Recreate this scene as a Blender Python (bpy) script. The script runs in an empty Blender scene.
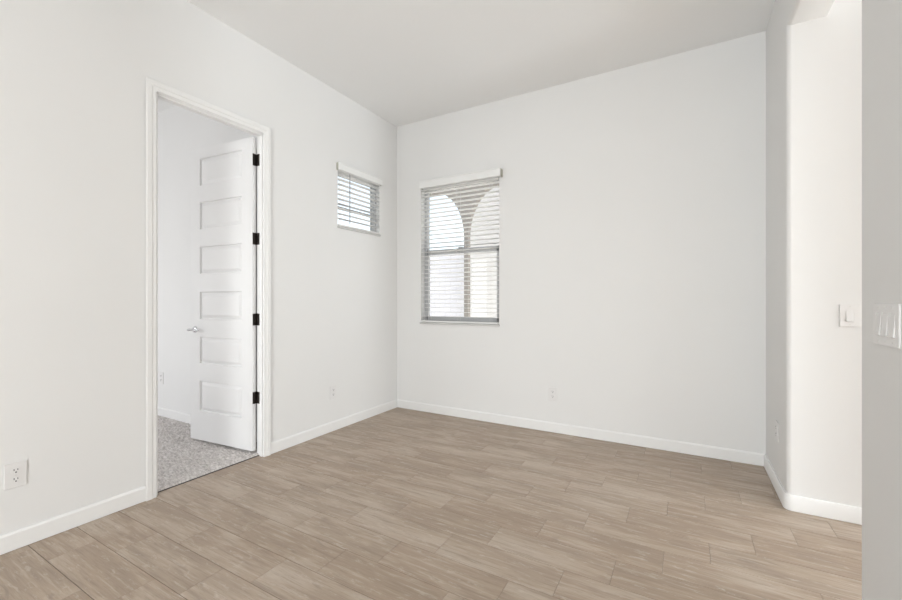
import bpy, bmesh, math, random
from mathutils import Vector, Matrix, noise as mnoise
R = math.radians
random.seed(7)
S = bpy.context.scene
COL = S.collection

# ------------------------------------------------------------------ camera
FPX, CAMZ, YAW = 410.0, 1.19, 29.7
cam_d = bpy.data.cameras.new('camera'); cam = bpy.data.objects.new('camera', cam_d); COL.objects.link(cam)
cam_d.sensor_width = 36.0; cam_d.lens = FPX / 902.0 * 36.0; cam_d.clip_start = 0.02
cam.location = (2.781, -3.663, CAMZ); cam.rotation_euler = (R(90), 0, R(YAW))
S.camera = cam

# ------------------------------------------------------------------ world, sun, daylight fill, exposure
w = bpy.data.worlds.new('sky'); S.world = w; w.use_nodes = True
nt = w.node_tree; nt.nodes.clear()
sk = nt.nodes.new('ShaderNodeTexSky'); sk.sky_type = 'NISHITA'; sk.sun_disc = False
sk.sun_elevation = R(50); sk.sun_rotation = R(120); sk.air_density = 1.0; sk.dust_density = 2.5; sk.ozone_density = 1.0
hs = nt.nodes.new('ShaderNodeHueSaturation'); hs.inputs['Saturation'].default_value = 0.35
bg = nt.nodes.new('ShaderNodeBackground'); bg.inputs['Strength'].default_value = 0.34
wo = nt.nodes.new('ShaderNodeOutputWorld')
nt.links.new(sk.outputs[0], hs.inputs['Color']); nt.links.new(hs.outputs[0], bg.inputs['Color']); nt.links.new(bg.outputs[0], wo.inputs[0])

def sun(name, direction, strength, color):
    d = bpy.data.lights.new(name, 'SUN'); d.energy = strength; d.color = color; d.angle = R(1.0)
    o = bpy.data.objects.new(name, d); COL.objects.link(o)
    o.rotation_euler = Vector(direction).to_track_quat('-Z', 'Y').to_euler(); o.location = (0, 0, 12)
sun('sun', (-0.6, 0.0, -0.85), 8.0, (1.0, 0.95, 0.87))

def area(name, loc, direction, sx, sy, watts, color):
    d = bpy.data.lights.new(name, 'AREA'); d.shape = 'RECTANGLE'; d.size = sx; d.size_y = sy; d.energy = watts; d.color = color
    o = bpy.data.objects.new(name, d); COL.objects.link(o); o.location = loc
    o.rotation_euler = Vector(direction).to_track_quat('-Z', 'Y').to_euler()
# added area lamps standing in for daylight from unseen openings, tilted up for the ceiling
area('daylight_fill_rear', (2.5, -7.25, 1.25), (0, 1, 0.60), 1.5, 2.3, 150, (0.945, 0.983, 1.0))
area('daylight_fill_side', (8.25, -4.2, 1.25), (-1, 0, 1.2), 4.4, 2.3, 55, (0.935, 0.978, 1.0))
area('daylight_fill_hall', (8.25, -1.3, 1.35), (-1, 0, 1.3), 0.9, 2.2, 196, (0.92, 0.968, 1.0))
area('daylight_fill_bedroom', (-2.2, -5.2, 1.4), (0, 1, 0.25), 2.6, 1.6, 54, (0.975, 0.985, 1.0))

vs = S.view_settings
vs.view_transform = 'Standard'; vs.look = 'None'; vs.gamma = 1.0; vs.use_curve_mapping = False
vs.exposure = 0.0

# ------------------------------------------------------------------ materials
def base_mat(name, rgb, rough=0.5, metal=0.0, spec=0.5):
    m = bpy.data.materials.new(name); m.use_nodes = True
    b = m.node_tree.nodes['Principled BSDF']
    b.inputs['Base Color'].default_value = (*rgb, 1); b.inputs['Roughness'].default_value = rough
    b.inputs['Metallic'].default_value = metal; b.inputs['Specular IOR Level'].default_value = spec
    return m, m.node_tree, b
def N(t, kind, **kw):
    n = t.nodes.new(kind)
    for k, v in kw.items():
        if k in n.inputs: n.inputs[k].default_value = v
        else: setattr(n, k, v)
    return n
def varied(name, rgb, rough, amount=0.03, scale=6.0, bump=0.0, bscale=200, metal=0.0, spec=0.5):
    """plain finish with a little procedural variation and fine bump"""
    m, t, b = base_mat(name, rgb, rough, metal, spec)
    co = N(t, 'ShaderNodeTexCoord')
    nz = N(t, 'ShaderNodeTexNoise', Scale=scale, Detail=3.0)
    t.links.new(co.outputs['Object'], nz.inputs['Vector'])
    rp = N(t, 'ShaderNodeValToRGB')
    rp.color_ramp.elements[0].color = (*[c * (1 - amount) for c in rgb], 1)
    rp.color_ramp.elements[1].color = (*[min(1, c * (1 + amount)) for c in rgb], 1)
    rp.color_ramp.elements[0].position = .3; rp.color_ramp.elements[1].position = .7
    t.links.new(nz.outputs['Fac'], rp.inputs['Fac']); t.links.new(rp.outputs['Color'], b.inputs['Base Color'])
    if bump:
        bn = N(t, 'ShaderNodeTexNoise', Scale=bscale, Detail=2.0)
        t.links.new(co.outputs['Object'], bn.inputs['Vector'])
        bp = N(t, 'ShaderNodeBump', Strength=bump, Distance=0.002)
        t.links.new(bn.outputs['Fac'], bp.inputs['Height']); t.links.new(bp.outputs['Normal'], b.inputs['Normal'])
    return m

M = {}
M['paint'] = varied('wall_paint', (0.82, 0.816, 0.806), 0.75, 0.006, 1.5, 0.10, 160, spec=0.25)
M['ceil'] = varied('ceiling_paint', (0.92, 0.917, 0.91), 0.85, 0.006, 1.5, 0.08, 160, spec=0.2)
M['trim'] = varied('trim_enamel', (0.87, 0.866, 0.855), 0.38, 0.005, 4, spec=0.4)
M['doorpaint'] = varied('door_enamel', (0.80, 0.796, 0.79), 0.42, 0.006, 3, 0.04, 90, spec=0.4)
M['plate'] = varied('switch_plastic', (0.80, 0.789, 0.78), 0.35, 0.005, 30)
M['plug_slot'] = varied('slot_black', (0.02, 0.02, 0.02), 0.6, 0.05, 30)  # black of the plug slots in the outlets
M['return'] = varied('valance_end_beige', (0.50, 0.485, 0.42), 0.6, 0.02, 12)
M['screw'] = varied('painted_screw', (0.72, 0.71, 0.69), 0.35, 0.02, 60)
M['bronze'] = varied('dark_bronze', (0.055, 0.046, 0.040), 0.42, 0.15, 40, metal=0.7)
M['chrome'] = varied('satin_nickel', (0.62, 0.62, 0.64), 0.22, 0.03, 40, metal=1.0)
M['slat'] = varied('blind_slat_white', (0.86, 0.86, 0.845), 0.42, 0.01, 12)
M['vane'] = varied('blind_vane', (0.82, 0.82, 0.81), 0.45, 0.01, 12)
M['sill'] = varied('sill_grey', (0.62, 0.615, 0.60), 0.5, 0.01, 12)
M['cord'] = varied('blind_cord', (0.72, 0.72, 0.70), 0.7, 0.02, 50)
M['wand'] = varied('tilt_wand', (0.42, 0.42, 0.43), 0.25, 0.02, 50)
M['vinyl'] = varied('shaded_window_vinyl', (0.50, 0.50, 0.505), 0.4, 0.01, 8)  # white frame; its backlit shade is put into this grey
M['stucco'] = varied('tan_stucco', (0.27, 0.25, 0.228), 0.9, 0.05, 5, 0.4, 60)
M['concrete'] = varied('patio_concrete', (0.60, 0.58, 0.55), 0.85, 0.06, 3, 0.2, 40)
M['strip'] = varied('dark_floor_strip', (0.05, 0.042, 0.036), 0.6, 0.1, 20)  # dark line along the edge between tile and carpet

def glass_mat():
    m = bpy.data.materials.new('window_glass'); m.use_nodes = True; t = m.node_tree; t.nodes.clear()
    o = N(t, 'ShaderNodeOutputMaterial'); mx = N(t, 'ShaderNodeMixShader'); tr = N(t, 'ShaderNodeBsdfTransparent'); gl = N(t, 'ShaderNodeBsdfGlossy')
    tr.inputs['Color'].default_value = (.95, .965, .96, 1); gl.inputs['Roughness'].default_value = 0.02
    fr = N(t, 'ShaderNodeFresnel', IOR=1.45)
    ge = N(t, 'ShaderNodeNewGeometry'); iv = N(t, 'ShaderNodeMath'); iv.operation = 'SUBTRACT'; iv.inputs[0].default_value = 1.0
    ml = N(t, 'ShaderNodeMath'); ml.operation = 'MULTIPLY'
    t.links.new(ge.outputs['Backfacing'], iv.inputs[1]); t.links.new(fr.outputs[0], ml.inputs[0]); t.links.new(iv.outputs[0], ml.inputs[1]); t.links.new(ml.outputs[0], mx.inputs[0]); t.links.new(tr.outputs[0], mx.inputs[1]); t.links.new(gl.outputs[0], mx.inputs[2]); t.links.new(mx.outputs[0], o.inputs[0])
    return m
M['glass'] = glass_mat()

def block_mat():
    m, t, b = base_mat('garden_block', (.7, .68, .68), 0.9)
    co = N(t, 'ShaderNodeTexCoord'); mp = N(t, 'ShaderNodeMapping'); mp.inputs['Rotation'].default_value = (R(90), 0, 0)
    br = N(t, 'ShaderNodeTexBrick', Scale=1.0); br.inputs['Brick Width'].default_value = .4; br.inputs['Row Height'].default_value = .2
    br.inputs['Mortar Size'].default_value = .008
    br.inputs['Color1'].default_value = (.80, .79, .83, 1); br.inputs['Color2'].default_value = (.77, .76, .80, 1); br.inputs['Mortar'].default_value = (.66, .65, .68, 1)
    t.links.new(co.outputs['Object'], mp.inputs['Vector']); t.links.new(mp.outputs[0], br.inputs['Vector']); t.links.new(br.outputs['Color'], b.inputs['Base Color'])
    return m
M['block'] = block_mat()

def plank_mat():
    m, t, b = base_mat('wood_look_tile', (.4, .33, .27), 0.42, spec=0.35)
    at = N(t, 'ShaderNodeAttribute'); at.attribute_name = 'seed'
    co = N(t, 'ShaderNodeTexCoord')
    def math_(op, a, bb=None):
        n = N(t, 'ShaderNodeMath'); n.operation = op
        for i, v in enumerate((a, bb)):
            if v is None: continue
            if isinstance(v, (int, float)): n.inputs[i].default_value = v
            else: t.links.new(v, n.inputs[i])
        return n.outputs[0]
    sh = N(t, 'ShaderNodeCombineXYZ')
    t.links.new(math_('MULTIPLY', at.outputs['Fac'], 37.0), sh.inputs[0]); t.links.new(math_('MULTIPLY', at.outputs['Fac'], 91.0), sh.inputs[1])
    ad = N(t, 'ShaderNodeVectorMath'); ad.operation = 'ADD'
    t.links.new(co.outputs['Object'], ad.inputs[0]); t.links.new(sh.outputs[0], ad.inputs[1])
    def noise(sx, sy, detail, rough, dist=0.0):
        mp = N(t, 'ShaderNodeMapping'); mp.inputs['Scale'].default_value = (sx, sy, 1)
        t.links.new(ad.outputs[0], mp.inputs['Vector'])
        nz = N(t, 'ShaderNodeTexNoise', Scale=1.0, Detail=detail, Roughness=rough, Distortion=dist)
        t.links.new(mp.outputs[0], nz.inputs['Vector']); return nz.outputs['Fac']
    broad = noise(1.6, 7.0, 3, .55, .5)          # broad cloudy bands along the board
    streak = noise(3.2, 52.0, 4, .6, .15)        # long weathered streaks
    grain = noise(11.0, 190.0, 4, .65, .1)       # fine grain
    worn = noise(9.0, 34.0, 8, .78, .3)          # limed, worn patches
    knot = noise(4.0, 13.0, 2, .5, 2.0)
    r0 = N(t, 'ShaderNodeValToRGB'); cr = r0.color_ramp
    cr.elements[0].position = 0; cr.elements[0].color = (.405, .310, .232, 1)
    cr.elements[1].position = 1; cr.elements[1].color = (.462, .371, .290, 1)
    e = cr.elements.new(.5); e.color = (.438, .345, .265, 1)
    t.links.new(at.outputs['Fac'], r0.inputs['Fac'])
    def mix(fac, a, bcol):
        n = N(t, 'ShaderNodeMix'); n.data_type = 'RGBA'
        t.links.new(fac, n.inputs[0]); t.links.new(a, n.inputs[6]); n.inputs[7].default_value = (*bcol, 1)
        return n.outputs[2]
    def ramp(src, p0, p1, v0=0., v1=1.):
        n = N(t, 'ShaderNodeMapRange'); n.inputs['From Min'].default_value = p0; n.inputs['From Max'].default_value = p1
        n.inputs['To Min'].default_value = v0; n.inputs['To Max'].default_value = v1
        t.links.new(src, n.inputs['Value']); return n.outputs[0]
    c = r0.outputs['Color']
    c = mix(ramp(broad, .44, .64, 0, .60), c, (.330, .258, .196))
    c = mix(ramp(broad, .48, .32, 0, .60), c, (.560, .482, .402))
    c = mix(ramp(streak, .53, .67, 0, .58), c, (.300, .235, .182))
    c = mix(ramp(streak, .46, .33, 0, .45), c, (.590, .515, .440))
    c = mix(ramp(grain, .52, .68, 0, .40), c, (.270, .212, .165))
    c = mix(ramp(worn, .55, .67, 0, .58), c, (.640, .580, .515))
    c = mix(ramp(knot, .67, .80, 0, .45), c, (.215, .180, .150))
    t.links.new(c, b.inputs['Base Color'])
    t.links.new(ramp(grain, .3, .7, .36, .52), b.inputs['Roughness'])
    bp = N(t, 'ShaderNodeBump', Strength=.12, Distance=.001); t.links.new(grain, bp.inputs['Height']); t.links.new(bp.outputs[0], b.inputs['Normal'])
    return m
M['plank'] = plank_mat()
M['grout'] = varied('floor_grout', (0.17, 0.138, 0.110), 0.9, 0.08, 30)

def carpet_mat():
    m, t, b = base_mat('shag_carpet', (.5, .47, .44), 0.95, spec=0.1)
    co = N(t, 'ShaderNodeTexCoord')
    mp = N(t, 'ShaderNodeMapping'); mp.inputs['Scale'].default_value = (38, 85, 38); mp.inputs['Rotation'].default_value = (0, 0, R(20))
    n1 = N(t, 'ShaderNodeTexNoise', Scale=1.0, Detail=4.0, Roughness=.7)
    n2 = N(t, 'ShaderNodeTexNoise', Scale=9.0, Detail=3.0)
    t.links.new(co.outputs['Object'], mp.inputs['Vector']); t.links.new(mp.outputs[0], n1.inputs['Vector']); t.links.new(co.outputs['Object'], n2.inputs['Vector'])
    rp = N(t, 'ShaderNodeValToRGB'); e = rp.color_ramp.elements
    e[0].position = .34; e[0].color = (.46, .425, .405, 1); e[1].position = .66; e[1].color = (.82, .785, .76, 1)
    k = rp.color_ramp.elements.new(.5); k.color = (.66, .62, .595, 1)
    ad = N(t, 'ShaderNodeMath'); ad.operation = 'MULTIPLY_ADD'; ad.inputs[1].default_value = .22; 
    sb = N(t, 'ShaderNodeMath'); sb.operation = 'SUBTRACT'; sb.inputs[1].default_value = .11
    t.links.new(n2.outputs['Fac'], ad.inputs[0]); t.links.new(n1.outputs['Fac'], ad.inputs[2]); t.links.new(ad.outputs[0], sb.inputs[0])
    t.links.new(sb.outputs[0], rp.inputs['Fac']); t.links.new(rp.outputs[0], b.inputs['Base Color'])
    bp = N(t, 'ShaderNodeBump', Strength=.8, Distance=.01); t.links.new(n1.outputs['Fac'], bp.inputs['Height']); t.links.new(bp.outputs[0], b.inputs['Normal'])
    return m
M['carpet'] = carpet_mat()

# ------------------------------------------------------------------ mesh helpers
def box(bm, lo, hi, bevel=0.0, seg=2, mat=None):
    g = bmesh.ops.create_cube(bm, size=1.0)
    vsx = g['verts']; lo = Vector(lo); hi = Vector(hi)
    c = (lo + hi) / 2; s = hi - lo
    for v in vsx: v.co = Vector((v.co.x * s.x + c.x, v.co.y * s.y + c.y, v.co.z * s.z + c.z))
    if bevel:
        ed = list({e for v in vsx for e in v.link_edges})
        r = bmesh.ops.bevel(bm, geom=ed, offset=bevel, segments=seg, affect='EDGES', profile=.5)
        vsx = list({v for f in r['faces'] for v in f.verts} | {v for v in vsx if v.is_valid})
    if mat is not None: bmesh.ops.transform(bm, matrix=mat, verts=vsx)
    return vsx
def prism(bm, poly, axis, a, b):
    """extrude a 2-D polygon along axis (0 x, 1 y, 2 z); poly gives the other two coordinates in order"""
    def pt(p, t):
        q = list(p); q.insert(axis, t); return q
    v0 = [bm.verts.new(pt(p, a)) for p in poly]; v1 = [bm.verts.new(pt(p, b)) for p in poly]
    n = len(poly)
    bm.faces.new(v0); bm.faces.new(list(reversed(v1)))
    for i in range(n): bm.faces.new((v0[i], v1[i], v1[(i + 1) % n], v0[(i + 1) % n]))
    return v0 + v1
def cyl(bm, p0, p1, r0, r1=None, seg=20):
    p0 = Vector(p0); p1 = Vector(p1); d = p1 - p0
    mat = Matrix.Translation((p0 + p1) / 2) @ d.to_track_quat('Z', 'Y').to_matrix().to_4x4()
    g = bmesh.ops.create_cone(bm, cap_ends=True, segments=seg, radius1=r0, radius2=r0 if r1 is None else r1, depth=d.length, matrix=mat)
    return g['verts']
def obj(name, bm, mat, parent=None, smooth=False, loc=None):
    bmesh.ops.recalc_face_normals(bm, faces=bm.faces[:])
    me = bpy.data.meshes.new(name); bm.to_mesh(me); bm.free()
    if mat: me.materials.append(mat)
    if smooth:
        for p in me.polygons: p.use_smooth = True
        try: me.set_sharp_from_angle(angle=R(35))
        except Exception: pass
    o = bpy.data.objects.new(name, me); COL.objects.link(o)
    if parent: o.parent = parent
    if loc: o.location = loc
    return o
def tag(o, label=None, cat=None, group=None, kind=None):
    if label: o['label'] = label
    if cat: o['category'] = cat
    if group: o['group'] = group
    if kind: o['kind'] = kind
    return o
def empty(name, loc=(0, 0, 0), rz=0.0):
    o = bpy.data.objects.new(name, None); COL.objects.link(o); o.location = loc; o.rotation_euler = (0, 0, rz); o.empty_display_size = .1
    return o
def copy_tree(o, parent=None):
    c = o.copy(); COL.objects.link(c)
    if parent: c.parent = parent
    for ch in list(o.children): copy_tree(ch, c)
    return c
def struct(name, bm, mat, label, cat, smooth=False):
    return tag(obj(name, bm, mat, None, smooth), label, cat, kind='structure')
BM = bmesh.new
def arc(cx, cy, r, a0, a1, n=8):
    return [(cx + r * math.cos(R(a0 + (a1 - a0) * i / n)), cy + r * math.sin(R(a0 + (a1 - a0) * i / n))) for i in range(n + 1)]

# ------------------------------------------------------------------ dimensions
CH = 3.115                # ceiling height
WT = 0.076                 # left wall thickness
DY0, DY1, DZ = -2.390, -1.662, 2.447     # doorway in the left wall
SW = (-0.896, -0.302, 1.872, 2.40)       # small window: y0 y1 z0 z1
BW = (0.320, 1.226, 0.952, 2.385)        # big window: x0 x1 z0 z1
XR, XN, XR2 = 3.284, 3.272, 3.459    # right wall faces
JY, NY = -0.694, -1.846   # far and near jamb of the right opening
HZ = 2.745                # underside of the header
BY = -1.495               # bedroom wall beside the open door
BX, RX, RY = -3.6, 8.1, -7.1

# ------------------------------------------------------------------ setting: walls, ceiling, floor
bm = BM()
RO = .016   # rough opening round the jamb boards
box(bm, (-WT, RY, 0), (0, DY0 - RO, CH)); box(bm, (-WT, DY0 - RO, DZ + RO), (0, DY1 + RO, CH))
y0, y1, z0, z1 = SW
box(bm, (-WT, DY1 + RO, 0), (0, y0, CH)); box(bm, (-.13, y0, 0), (0, y1, z0)); box(bm, (-.13, y0, z1), (0, y1, CH)); box(bm, (-.13, y1, 0), (0, 0.15, CH)); box(bm, (-.13, BY + .14, 0), (-WT, y0, CH))
struct('wall_left', bm, M['paint'], 'white painted wall with the bedroom doorway and the small window', 'wall')

bm = BM(); x0, x1, z0, z1 = BW
box(bm, (0, 0, 0), (x0, .15, CH)); box(bm, (x0, 0, 0), (x1, .15, z0)); box(bm, (x0, 0, z1), (x1, .15, CH)); box(bm, (x1, 0, 0), (XR + .1, .15, CH))
struct('wall_back', bm, M['paint'], 'white painted back wall with the tall blind-covered window', 'wall')

RB = 0.024   # bullnose radius
poly = [(XR, 0.15)] + arc(XR + RB, JY + RB, RB, 180, 270) + [(RX, JY), (RX, .15)]
bm = BM(); prism(bm, poly, 2, 0, CH)
struct('wall_right', bm, M['paint'], 'white wall turning a rounded corner into the bright hall', 'wall', True)
NB = .034
poly = [(XN, -3.40)] + arc(XN + NB, NY - NB, NB, 180, 90) + arc(XR2 - NB, NY - NB, NB, 90, 0) + [(XR2, -3.40)]
bm = BM(); prism(bm, poly, 2, 0, CH)
struct('wall_near', bm, M['paint'], 'shaded grey wall end at the right edge with the three-gang switch', 'wall', True)
# header over the opening, lower edges rounded
poly = [(XR, CH)] + arc(XR + RB, HZ + RB, RB, 180, 270) + arc(XR2 - .004, HZ + .004, .004, 270, 360, 3) + [(XR2, CH)]
bm = BM(); prism(bm, poly, 1, NY - NB, JY + RB)
struct('trim_1', bm, M['paint'], 'white drywall header above the opening at the right', 'header', True)

# the rest of the house round the camera: rear and side walls with openings added for the fill lamps
bm = BM()
box(bm, (-WT, RY - .15, 0), (1.7, RY, CH)); box(bm, (3.4, RY - .15, 0), (RX, RY, CH)); box(bm, (1.7, RY - .15, 2.55), (3.4, RY, CH))
struct('wall_rear', bm, M['paint'], 'wall behind the camera with an opening added for the fill lamp', 'wall')
bm = BM()
box(bm, (RX, RY - .15, 0), (RX + .15, -6.5, CH)); box(bm, (RX, -6.5, 2.55), (RX + .15, -.8, CH)); box(bm, (RX, -1.95, 0), (RX + .15, -1.8, 2.55)); box(bm, (RX, -.8, 0), (RX + .15, .15, CH))
struct('wall_side', bm, M['paint'], 'far side wall of the great room with two openings added for the fill lamps', 'wall')
bm = BM(); box(bm, (BX - .15, BY, 0), (-WT, BY + .14, CH))
struct('wall_bedroom', bm, M['paint'], 'white bedroom wall right behind the open door', 'wall')
bm = BM(); box(bm, (BX - .15, -5.1, 0), (BX, BY, CH))
struct('wall_bedroom_far', bm, M['paint'], 'far white wall of the bedroom', 'wall')
bm = BM(); box(bm, (BX, -5.1, 0), (-3.5, -4.95, CH)); box(bm, (-.9, -5.1, 0), (-WT, -4.95, CH)); box(bm, (-3.5, -5.1, 0), (-.9, -4.95, .6)); box(bm, (-3.5, -5.1, 2.2), (-.9, -4.95, CH))  # unseen wall, opening added to let the fill lamp in
struct('wall_bedroom_opening', bm, M['paint'], 'bedroom wall with an opening added for the fill lamp', 'wall')
bm = BM(); box(bm, (BX - .15, -5.1, CH), (-WT, BY + .14, CH + .2)); box(bm, (-WT, RY - .15, CH), (RX + .15, .15, CH + .2))
struct('ceiling', bm, M['ceil'], 'smooth flat white ceiling', 'ceiling')

# floor: wood-look tiles laid a third of a length apart, each with its own seed
PW, PL, GAP = 0.18425, 0.5635, 0.0022
bm = BM(); lay = bm.faces.layers.float.new('seed')
FX0, FX1 = -0.046, RX + .15
for k in range(-4, 35):
    ya = -0.740 - PW * k; yb = ya - PW
    if yb > 0.02 or ya < RY - .1: continue
    ph = 0.0655 + ((2 * k) % 3) * PL / 3
    for i in range(-2, 17):
        xa = max(ph + PL * i + .0004, FX0); xb = min(ph + PL * (i + 1) - .0004, FX1)
        if xb - xa < .01: continue
        y_hi = min(ya - GAP / 2, .05); y_lo = yb + GAP / 2
        s = random.random(); t_ = .0012
        top = [bm.verts.new(p) for p in ((xa + .0006, y_lo + t_, 0), (xb - .0006, y_lo + t_, 0), (xb - .0006, y_hi - t_, 0), (xa + .0006, y_hi - t_, 0))]
        bot = [bm.verts.new(p) for p in ((xa, y_lo, -.0022), (xb, y_lo, -.0022), (xb, y_hi, -.0022), (xa, y_hi, -.0022))]
        fs = [bm.faces.new(top)] + [bm.faces.new((bot[j], bot[(j + 1) % 4], top[(j + 1) % 4], top[j])) for j in range(4)]
        for f in fs: f[lay] = s
n_plank = len(bm.faces)
gv = [bm.verts.new(p) for p in ((FX0, RY - .1, -.0018), (FX1, RY - .1, -.0018), (FX1, .05, -.0018), (FX0, .05, -.0018))]
bm.faces.new(gv)
floor = struct('floor', bm, M['plank'], 'wood-look plank tile floor in taupe and grey brown', 'floor')
floor.data.materials.append(M['grout']); floor.data.polygons[n_plank].material_index = 1
bm = BM(); box(bm, (BX - .15, RY - .15, -.12), (RX + .15, .15, -.006))
struct('floor_slab', bm, M['grout'], 'concrete slab under the tiles', 'slab')

# bedroom carpet
bm = BM(); NX, NYY = 250, 200
cx0, cx1, cy0, cy1 = -2.5, -0.052, -3.3, BY
g = [[None] * (NYY + 1) for _ in range(NX + 1)]
for i in range(NX + 1):
    for j in range(NYY + 1):
        x = cx0 + (cx1 - cx0) * i / NX; y = cy0 + (cy1 - cy0) * j / NYY
        z = .012 + .007 * mnoise.noise((x * 45, y * 80, 0)) + random.uniform(-.0045, .0045)
        if i == NX: z = .004
        g[i][j] = bm.verts.new((x, y, z))
for i in range(NX):
    for j in range(NYY): bm.faces.new((g[i][j], g[i + 1][j], g[i + 1][j + 1], g[i][j + 1]))
for q in (((BX, -4.95), (cx0, BY)), ((cx0, -4.95), (-WT, cy0))):
    (a, b_), (c_, d_) = q
    bm.faces.new([bm.verts.new(p) for p in ((a, b_, .01), (c_, b_, .01), (c_, d_, .01), (a, d_, .01))])
struct('floor_bedroom', bm, M['carpet'], 'grey beige cut-pile carpet beyond the doorway', 'carpet', True)
bm = BM(); box(bm, (-.056, DY0, -.005), (-.044, DY1, .0035), .001)
struct('trim_2', bm, M['strip'], 'thin dark strip where the tile meets the carpet', 'threshold')

# ------------------------------------------------------------------ baseboards
BH, BT = 0.088, 0.013
def base_profile(): return [(0, .002), (BT, .002), (BT, BH - .010), (BT * .55, BH), (0, BH)]
def baseboard(name, axis, a, b, at, sign, label):
    bm = BM()
    pr = base_profile()
    if axis == 1: prism(bm, [(at + sign * p[0], p[1]) for p in pr], 1, a, b)
    else: prism(bm, [(at + sign * p[0], p[1]) for p in pr], 0, a, b)
    return struct(name, bm, M['trim'], label, 'baseboard')
CW = 0.058
bm = BM(); pr = base_profile()
prism(bm, [(p[0], p[1]) for p in pr], 1, RY, DY0 - .003 - CW); prism(bm, [(p[0], p[1]) for p in pr], 1, DY1 - .006 + CW, 0)
struct('baseboard_left', bm, M['trim'], 'white baseboard along the left wall on both sides of the doorway', 'baseboard')
baseboard('baseboard_back', 0, 0.0, XR, 0, -1, 'white baseboard along the back wall')
def sweep(bm, path, inset):
    """base profile swept along a floor path of (x, y, nx, ny)"""
    rows = [[bm.verts.new((x + nx * d, y + ny * d, z)) for d, z in inset] for x, y, nx, ny in path]
    for i in range(len(rows) - 1):
        for j in range(len(inset) - 1): bm.faces.new((rows[i][j], rows[i + 1][j], rows[i + 1][j + 1], rows[i][j + 1]))
    bm.faces.new(rows[0]); bm.faces.new(list(reversed(rows[-1])))
bm = BM()
path = [(XR, 0, -1, 0)] + [(XR + RB + RB * math.cos(R(a)), JY + RB + RB * math.sin(R(a)), math.cos(R(a)), math.sin(R(a))) for a in (180, 195, 215, 225, 235, 255, 270)] + [(RX, JY, 0, -1)]
sweep(bm, path, base_profile())
struct('baseboard_right', bm, M['trim'], 'white baseboard wrapping the rounded corner into the hall', 'baseboard', True)
bm = BM()
path = [(XN, -3.40, -1, 0)] + [(XN + NB + NB * math.cos(R(a)), NY - NB + NB * math.sin(R(a)), math.cos(R(a)), math.sin(R(a))) for a in (180, 150, 120, 90)] + [(XR2 - NB, NY, 0, 1)]
sweep(bm, path, base_profile())
struct('baseboard_near', bm, M['trim'], 'baseboard at the foot of the near wall end', 'baseboard', True)
bm = BM(); prism(bm, [(BY - p[0], p[1] + .008) for p in base_profile()], 0, BX, -WT)
struct('baseboard_bedroom', bm, M['trim'], 'white baseboard along the bedroom wall above the carpet', 'baseboard')

# ------------------------------------------------------------------ door frame (jambs, stops, casing)
bm = BM()
# jamb boards line the opening
box(bm, (-WT - .002, DY1, 0), (.002, DY1 + .016, DZ + .016)); box(bm, (-WT - .002, DY0 - .016, 0), (.002, DY0, DZ + .016)); box(bm, (-WT - .002, DY0 - .016, DZ), (.002, DY1 + .016, DZ + .016))
# stops
box(bm, (-.034, DY1 - .011, 0), (-.006, DY1, DZ), .002); box(bm, (-.034, DY0, 0), (-.006, DY0 + .011, DZ), .002); box(bm, (-.034, DY0, DZ - .011), (-.006, DY1, DZ), .002)
struct('trim_3', bm, M['trim'], 'white door jamb and stop lining the bedroom doorway', 'door jamb')
def casing_profile(): # (across from inner edge, out of the wall)
    return [(0, 0), (0, .011), (.004, .013), (.024, .0135), (.027, .017), (.050, .018), (CW, .0165), (CW, .0125), (CW - .012, .011), (CW - .012, 0)]
bm = BM(); pr = casing_profile(); rv = .005
def casing_leg(bm, yin, sgn, z0, zin, zout):
    a = []; b = []
    for u, h in pr:
        a.append(bm.verts.new((h, yin + sgn * u, z0))); b.append(bm.verts.new((h, yin + sgn * u, zin + (zout - zin) * u / CW)))
    n = len(pr)
    for i in range(n): bm.faces.new((a[i], a[(i + 1) % n], b[(i + 1) % n], b[i]))
    bm.faces.new(a); bm.faces.new(list(reversed(b)))
casing_leg(bm, DY1 - .006, 1, 0, DZ + rv, DZ + rv + CW); casing_leg(bm, DY0 - .003, -1, 0, DZ + rv, DZ + rv + CW)
a = []; b = []
ya, yb = DY0 - .003, DY1 - .006
for u, h in pr: a.append(bm.verts.new((h, ya - u, DZ + rv + u))); b.append(bm.verts.new((h, yb + u, DZ + rv + u)))
n = len(pr)
for i in range(n): bm.faces.new((a[i], a[(i + 1) % n], b[(i + 1) % n], b[i]))
struct('trim_4', bm, M['trim'], 'white mitred casing round the bedroom doorway', 'door casing')

# ------------------------------------------------------------------ open bedroom door
# local frame: origin at the hinge pin on the floor, +x along the slab, -y the face towards the room
TH = 4.9
door = empty('door_1', (-.081, -1.655, 0), R(180 + TH))
tag(door, 'open white six-panel door with black hinges and a nickel lever', 'door', kind='structure')
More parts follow.
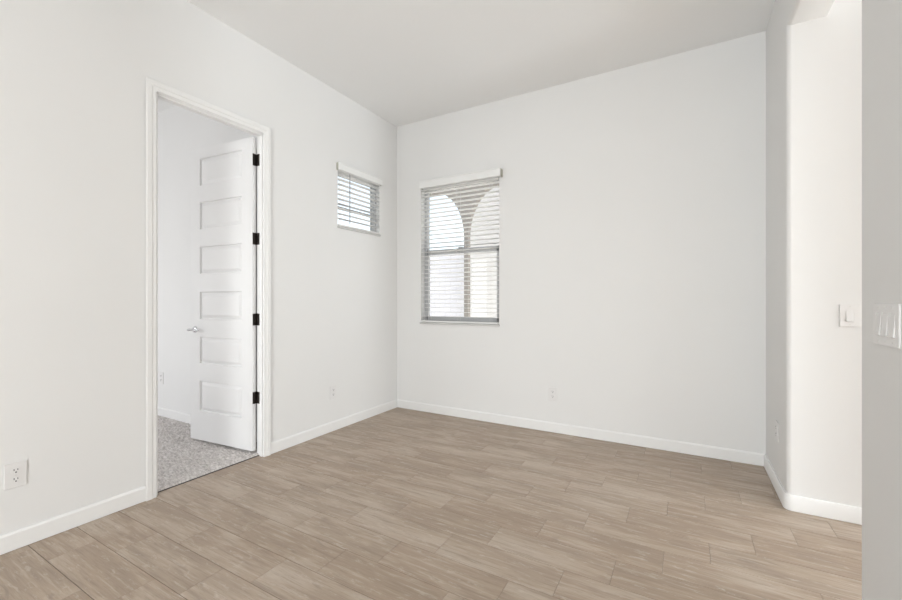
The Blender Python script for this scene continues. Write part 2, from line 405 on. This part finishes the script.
# after the turn, local +y points at the camera side; face offsets from the pin: back .005, room face .040
DX0, DX1, YB, YF, Z0, Z1 = .007, .742, .009, .042, .036, 2.436
panels = [(.275, .524), (.667, .888), (1.033, 1.258), (1.405, 1.630), (1.772, 1.998), (2.134, 2.356)]
PX0, PX1 = .124, .626
bm = BM()
box(bm, (DX0, YB, Z0), (PX0, YF, Z1)); box(bm, (PX1, YB, Z0), (DX1, YF, Z1))
zz = [Z0] + [z for p in panels for z in p] + [Z1]
for i in range(0, len(zz), 2): box(bm, (PX0, YB, zz[i]), (PX1, YF, zz[i + 1]))
bmesh.ops.remove_doubles(bm, verts=bm.verts[:], dist=1e-5)
slab = obj('door_slab', bm, M['doorpaint'], door)
def panel_bm(za, zb):
    bm = BM()
    for face, sg in ((YF, -1), (YB, 1)):
        loops = []
        for ins, dep in ((0, 0), (.005, .013), (.010, .0135), (.034, .003), (.035, .003)):
            y = face + sg * dep
            loops.append([bm.verts.new(p) for p in ((PX0 + ins, y, za + ins), (PX1 - ins, y, za + ins), (PX1 - ins, y, zb - ins), (PX0 + ins, y, zb - ins))])
        for A, B in zip(loops, loops[1:]):
            for j in range(4): bm.faces.new((A[j], A[(j + 1) % 4], B[(j + 1) % 4], B[j]))
        bm.faces.new(loops[-1])
    return bm
for za, zb in panels: obj('door_panel', panel_bm(za, zb), M['doorpaint'], slab)
# hinges: knuckle, leaf on the slab edge, leaf on the jamb
HZS = (.44, 1.04, 1.66, 2.265)
for hz in HZS:
    bm = BM(); hh = .045
    for q in range(5): cyl(bm, (0, 0, hz - hh + q * .018 + .0006), (0, 0, hz - hh + (q + 1) * .018 - .0006), .0062, seg=14)
    cyl(bm, (0, 0, hz - hh - .004), (0, 0, hz - hh), .004, .0055, 14); cyl(bm, (0, 0, hz + hh), (0, 0, hz + hh + .004), .0055, .004, 14)
    box(bm, (.0035, .004, hz - hh), (.0068, .040, hz + hh), .0006, 1)
    knuckle = obj('hinge', bm, M['bronze'], door, True)
    # jamb leaf in the door's local frame (the jamb runs along world +x from the pin)
    bm = BM()
    rot = Matrix.Rotation(R(-(180 + TH)), 4, 'Z')
    box(bm, (.002, -.0082, hz - hh), (.050, -.0050, hz + hh), .0006, 1, mat=rot @ Matrix.Translation((0, 0.0, 0)))
    obj('hinge_leaf', bm, M['bronze'], knuckle)
# lever set on both faces
bm = BM(); LZ, LX = .945, .682
for face, sg in ((YF, 1), (YB, -1)):
    cyl(bm, (LX, face, LZ), (LX, face + sg * .007, LZ), .028, .026, 28); cyl(bm, (LX, face + sg * .007, LZ), (LX, face + sg * .012, LZ), .022, .012, 24)
    cyl(bm, (LX, face + sg * .010, LZ), (LX, face + sg * .050, LZ), .0095, seg=18)
    pts = [(LX + .012, .050, 0.0), (LX - .02, .052, .001), (LX - .06, .052, .001), (LX - .105, .049, -.002)]
    rad = [.0105, .0095, .008, .0065]
    for (p, q, r0, r1) in zip(pts, pts[1:], rad, rad[1:]): cyl(bm, (p[0], face + sg * p[1], LZ + p[2]), (q[0], face + sg * q[1], LZ + q[2]), r0, r1, 16)
    bmesh.ops.create_uvsphere(bm, u_segments=16, v_segments=8, radius=.0105, matrix=Matrix.Translation((LX + .010, face + sg * .050, LZ)))
    bmesh.ops.create_uvsphere(bm, u_segments=16, v_segments=8, radius=.0066, matrix=Matrix.Translation((LX - .105, face + sg * .049, LZ - .002)))
tag(obj('lever_handle', bm, M['chrome'], slab, True), 'satin nickel lever handle')
bm = BM(); box(bm, (DX1 - .0005, .010, LZ - .029), (DX1 + .0012, .035, LZ + .029), .0004, 1); box(bm, (DX1, .016, LZ - .011), (DX1 + .010, .029, LZ + .011), .002)
tag(obj('latch', bm, M['chrome'], slab), 'nickel latch plate')

# ------------------------------------------------------------------ windows
# local frame: x along the wall, -y into the room, z up; origin on the wall face at the sill
def window(name, loc, rz, wd, ht, rail_z, fy, label):
    r = empty(name, loc, rz); tag(r, label, 'window', kind='structure')
    F = .030
    bm = BM(); box(bm, (-.006, -.018, -.016), (wd + .006, fy + .01, .001), .003); obj('window_sill', bm, M['sill'], r)
    bm = BM()
    box(bm, (0, fy, 0), (F, fy + .06, ht), .003); box(bm, (wd - F, fy, 0), (wd, fy + .06, ht), .003)
    box(bm, (F, fy, 0), (wd - F, fy + .06, F), .003); box(bm, (F, fy, ht - F), (wd - F, fy + .06, ht), .003)
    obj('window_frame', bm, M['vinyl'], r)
    if rail_z > .6:      # lower sash in front
        bm = BM(); sf = .034; y = fy - .004
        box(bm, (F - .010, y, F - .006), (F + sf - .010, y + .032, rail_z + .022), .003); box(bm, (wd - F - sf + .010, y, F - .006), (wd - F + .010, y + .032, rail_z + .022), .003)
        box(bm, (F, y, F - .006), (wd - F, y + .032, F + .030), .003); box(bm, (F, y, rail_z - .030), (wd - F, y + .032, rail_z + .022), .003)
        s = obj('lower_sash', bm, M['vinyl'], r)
        bm = BM(); box(bm, (F + .02, y + .014, F + .02), (wd - F - .02, y + .018, rail_z), 0); obj('pane', bm, M['glass'], s)
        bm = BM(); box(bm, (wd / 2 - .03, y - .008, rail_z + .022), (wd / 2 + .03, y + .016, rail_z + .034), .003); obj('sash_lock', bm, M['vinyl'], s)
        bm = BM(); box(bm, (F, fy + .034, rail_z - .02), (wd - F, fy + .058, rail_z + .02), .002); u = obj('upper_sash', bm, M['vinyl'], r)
        bm = BM(); box(bm, (F - .005, fy + .044, rail_z), (wd - F + .005, fy + .048, ht - F + .005)); obj('pane', bm, M['glass'], u)
    else:
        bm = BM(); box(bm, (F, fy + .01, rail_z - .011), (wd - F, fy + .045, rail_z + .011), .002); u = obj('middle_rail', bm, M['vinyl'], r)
        bm = BM(); box(bm, (F - .005, fy + .026, F - .005), (wd - F + .005, fy + .030, ht - F + .005)); obj('pane', bm, M['glass'], u)
    return r
window('window_1', (BW[0], 0, BW[2]), 0, BW[1] - BW[0], BW[3] - BW[2], .752, .070, 'tall single-hung white window in the back wall')
window('window_2', (0, SW[0], SW[2]), R(90), SW[1] - SW[0], SW[3] - SW[2], .190, .038, 'small high window in the left wall')

# ------------------------------------------------------------------ blinds (slats inside the recess, valance on the wall face)
def blind(name, loc, rz, wd, ht, vh, vd, over, yc, tilt, label, cords):
    """x along the wall, the recess 0..wd wide; -y into the room; z 0 at the recess bottom, ht at the valance top"""
    r = empty(name, loc, rz); tag(r, label, 'blind')
    a, b = over
    bm = BM()
    box(bm, (a, -vd, ht - vh), (b, -vd + .012, ht), .003)
    box(bm, (a - .001, -vd - .004, ht - .013), (b + .001, -vd + .002, ht - .001), .002); box(bm, (a - .001, -vd - .003, ht - vh + .001), (b + .001, -vd + .002, ht - vh + .011), .002)
    va = obj('valance', bm, M['slat'], r)
    for e0, e1 in ((a, a + .011), (b - .011, b)):
        bm = BM(); box(bm, (e0, -vd + .0121, ht - vh + .003), (e1, -.0005, ht - .003), .002); tag(obj('valance_return', bm, M['return'], va), 'beige end return of the valance')
    top = ht - vh - .004
    bm = BM(); box(bm, (.006, yc - .027, top), (wd - .006, yc + .027, top + .045), .002); obj('head_rail', bm, M['slat'], r)
    P = .0455; wsl = .050
    bm = BM(); z = top - .022; zs = []
    while z > .034:
        zs.append(z); z -= P
    c, s = math.cos(R(tilt)), math.sin(R(tilt))
    for z in zs:
        tp = []
        for q in range(7):
            u = (q / 6 - .5) * wsl; h = .0020 * (1 - (2 * u / wsl) ** 2)
            tp.append((yc + u * c + h * s, z - u * s + h * c))   # the room edge (u < 0) tips up
        bt = [(y, zz_ - .0034) for y, zz_ in reversed(tp)]
        prism(bm, tp + bt, 0, .005, wd - .005)
    obj('slats', bm, M['vane'], r, True)
    bm = BM(); box(bm, (.004, yc - .027, .004), (wd - .004, yc + .027, .020), .003); obj('bottom_rail', bm, M['slat'], r)
    for cx in cords:
        bm = BM()
        for dy in (-.0265, .0265): cyl(bm, (cx, yc + dy, .016), (cx, yc + dy, top + .002), .0011, seg=6)
        for z in zs: box(bm, (cx - .0008, yc - .0265, z - .006), (cx + .0008, yc + .0265, z - .0045))
        obj('ladder_cord', bm, M['cord'], r)
    return r
b1 = blind('window_blind', (BW[0], 0, BW[2]), 0, BW[1] - BW[0], 1.494, .082, .066, (.024, .944), .022, 2, 'tall white slatted blind over the back wall window', (.10, .455, .81))
bm = BM(); cyl(bm, (.44, -.012, .76), (.44, -.012, 1.43), .0015, seg=6); cyl(bm, (.44, -.012, .725), (.44, -.012, .765), .005, .003, 10)
obj('lift_cord', bm, M['cord'], b1)
b2 = blind('window_blind', (0, SW[0], SW[2]), R(90), SW[1] - SW[0], .584, .072, .036, (-.018, .606), .010, 1, 'short white slatted blind over the small left wall window', (.055, .525))
bm = BM(); cyl(bm, (.135, -.022, .040), (.135, -.022, .50), .0045, seg=8); cyl(bm, (.135, -.022, .49), (.135, -.012, .520), .002, seg=6)
tag(obj('tilt_wand', bm, M['wand'], b2), 'thin grey tilt wand')

# ------------------------------------------------------------------ outlets and switches
def outlet(loc, rz, label):
    """front face towards local -y, origin at the middle of the plate on the wall"""
    r = empty('electrical_outlet', loc, rz); tag(r, label, 'outlet', 'duplex wall outlets')
    bm = BM(); box(bm, (-.039, -.006, -.060), (.039, 0.0, .060), .0028); obj('cover_plate', bm, M['plate'], r)
    for dz in (.0215, -.0215):
        bm = BM()
        poly = [(x, z + dz) for x, z in [(.0175 * math.cos(R(a)), max(-.0138, min(.0138, .0175 * math.sin(R(a))))) for a in range(0, 360, 12)]]
        prism(bm, poly, 1, -.0082, -.004); k = obj('receptacle', bm, M['plate'], r)
        bm = BM()
        box(bm, (-.0078, -.0088, dz + .0005), (-.0052, -.0075, dz + .0095)); box(bm, (.0050, -.0088, dz + .0015), (.0074, -.0075, dz + .0085))
        cyl(bm, (0, -.0088, dz - .0068), (0, -.0075, dz - .0068), .0030, seg=12)
        tag(obj('slots', bm, M['plug_slot'], k), 'dark plug slots')
    bm = BM(); cyl(bm, (0, -.0072, 0), (0, -.0055, 0), .0032, seg=14); obj('screw', bm, M['screw'], r)
    return r
o1 = outlet((0, -2.992, .354), R(90), 'white duplex outlet low on the left wall, left of the doorway')
def another(loc, rz, label):
    c = copy_tree(o1); c.location = loc; c.rotation_euler = (0, 0, rz); c['label'] = label; return c
another((0, -.955, .352), R(90), 'white duplex outlet low on the left wall below the small window')
another((1.749, 0, .343), 0, 'white duplex outlet low on the back wall, right of the tall window')
another((XR, -.430, .372), R(-90), 'white duplex outlet low on the narrow right wall beside the hall corner')
another((-1.850, BY, .395), 0, 'white duplex outlet on the bedroom wall seen through the doorway')

def switch(loc, rz, gangs, label, wd, ht, states):
    r = empty('light_switch', loc, rz); tag(r, label, 'light switch')
    P = .046
    cs = [(g_ - (gangs - 1) / 2) * P for g_ in range(gangs)]; hw, hz_ = .0172, .0335
    bm = BM(); box(bm, (-wd / 2, -.0024, -ht / 2), (wd / 2, 0, ht / 2), .0011)
    xs = [-wd / 2 + .0012] + [v for c_ in cs for v in (c_ - hw, c_ + hw)] + [wd / 2 - .0012]
    for i in range(0, len(xs), 2): box(bm, (xs[i], -.0040, -hz_), (xs[i + 1], -.002, hz_))
    box(bm, (xs[0], -.0040, hz_), (xs[-1], -.002, ht / 2 - .0012)); box(bm, (xs[0], -.0040, -ht / 2 + .0012), (xs[-1], -.002, -hz_))
    obj('cover_plate', bm, M['plate'], r)
    for g_, cx in enumerate(cs):
        bm = BM(); d = states[g_]
        t_, b_ = (-.0036, -.0080) if d else (-.0080, -.0036)
        prism(bm, [(-.0010, -.0318), (b_, -.0316), (-.0054, 0), (t_, .0316), (-.0010, .0318)], 0, cx - .0148, cx + .0148)
        obj('rocker', bm, M['plate'], r)
        for sz in (.0485, -.0485):
            bm = BM(); cyl(bm, (cx, -.0046, sz), (cx, -.0036, sz), .0030, seg=12); obj('screw', bm, M['screw'], r)
    return r
s1 = switch((3.548, JY, 1.107), 0, 1, 'white single rocker light switch on the bright hall wall', .080, .122, [1])
s1.scale.y = 1.7
switch((XN, -2.064, 1.121), R(-90), 3, 'white three-rocker light switch on the shaded near wall', .170, .118, [1, 1, 1])

# ------------------------------------------------------------------ outside
bm = BM(); box(bm, (-14, .15, -.25), (12, 16, -.12)); box(bm, (-14, BY + .14, -.25), (-WT, .15, -.12))
struct('ground', bm, M['concrete'], 'pale concrete patio outside the windows', 'ground')
# porch wall with arches
AY, AT, AH = 3.5, .10, 4.6
cols = []
CXC, HWID, RISE, SPR, COLW = -1.69, .68, .95, 2.43, .09    # centre of the left arch, half width, rise, spring, column width
bm = BM()
centres = [CXC, CXC + (2 * HWID + COLW), CXC + 2 * (2 * HWID + COLW)]
left, right = CXC - HWID - .3, centres[-1] + HWID + .4
def spandrel(bm, c):
    n = 24
    pts = [(c - HWID * math.cos(math.pi * i / n), SPR + RISE * math.sin(math.pi * i / n)) for i in range(n + 1)]
    for A, B in zip(pts, pts[1:]): prism(bm, [A, B, (B[0], AH), (A[0], AH)], 1, AY, AY + AT)
for c in centres: spandrel(bm, c)
edges = [left] + [v for c in centres for v in (c - HWID, c + HWID)] + [right]
for i in range(0, len(edges), 2): box(bm, (edges[i], AY, -.12), (edges[i + 1], AY + AT, AH))
struct('wall_porch', bm, M['stucco'], 'tan stucco porch wall with arches outside the tall window', 'porch wall')
bm = BM(); box(bm, (-12, 7.5, -.12), (10, 7.7, 2.65))
struct('wall_garden', bm, M['block'], 'pale block garden wall beyond the porch', 'garden wall')
# side of the house next door, seen through the right-hand arch
M['render'] = varied('pale_house_render', (0.70, 0.685, 0.68), 0.9, 0.04, 3, 0.3, 50)
bm = BM(); box(bm, (-2.18, 6.0, -.12), (3.5, 6.4, 4.9))
struct('wall_neighbour', bm, M['render'], 'pale rendered side of the house next door beyond the right porch arch', 'house wall')
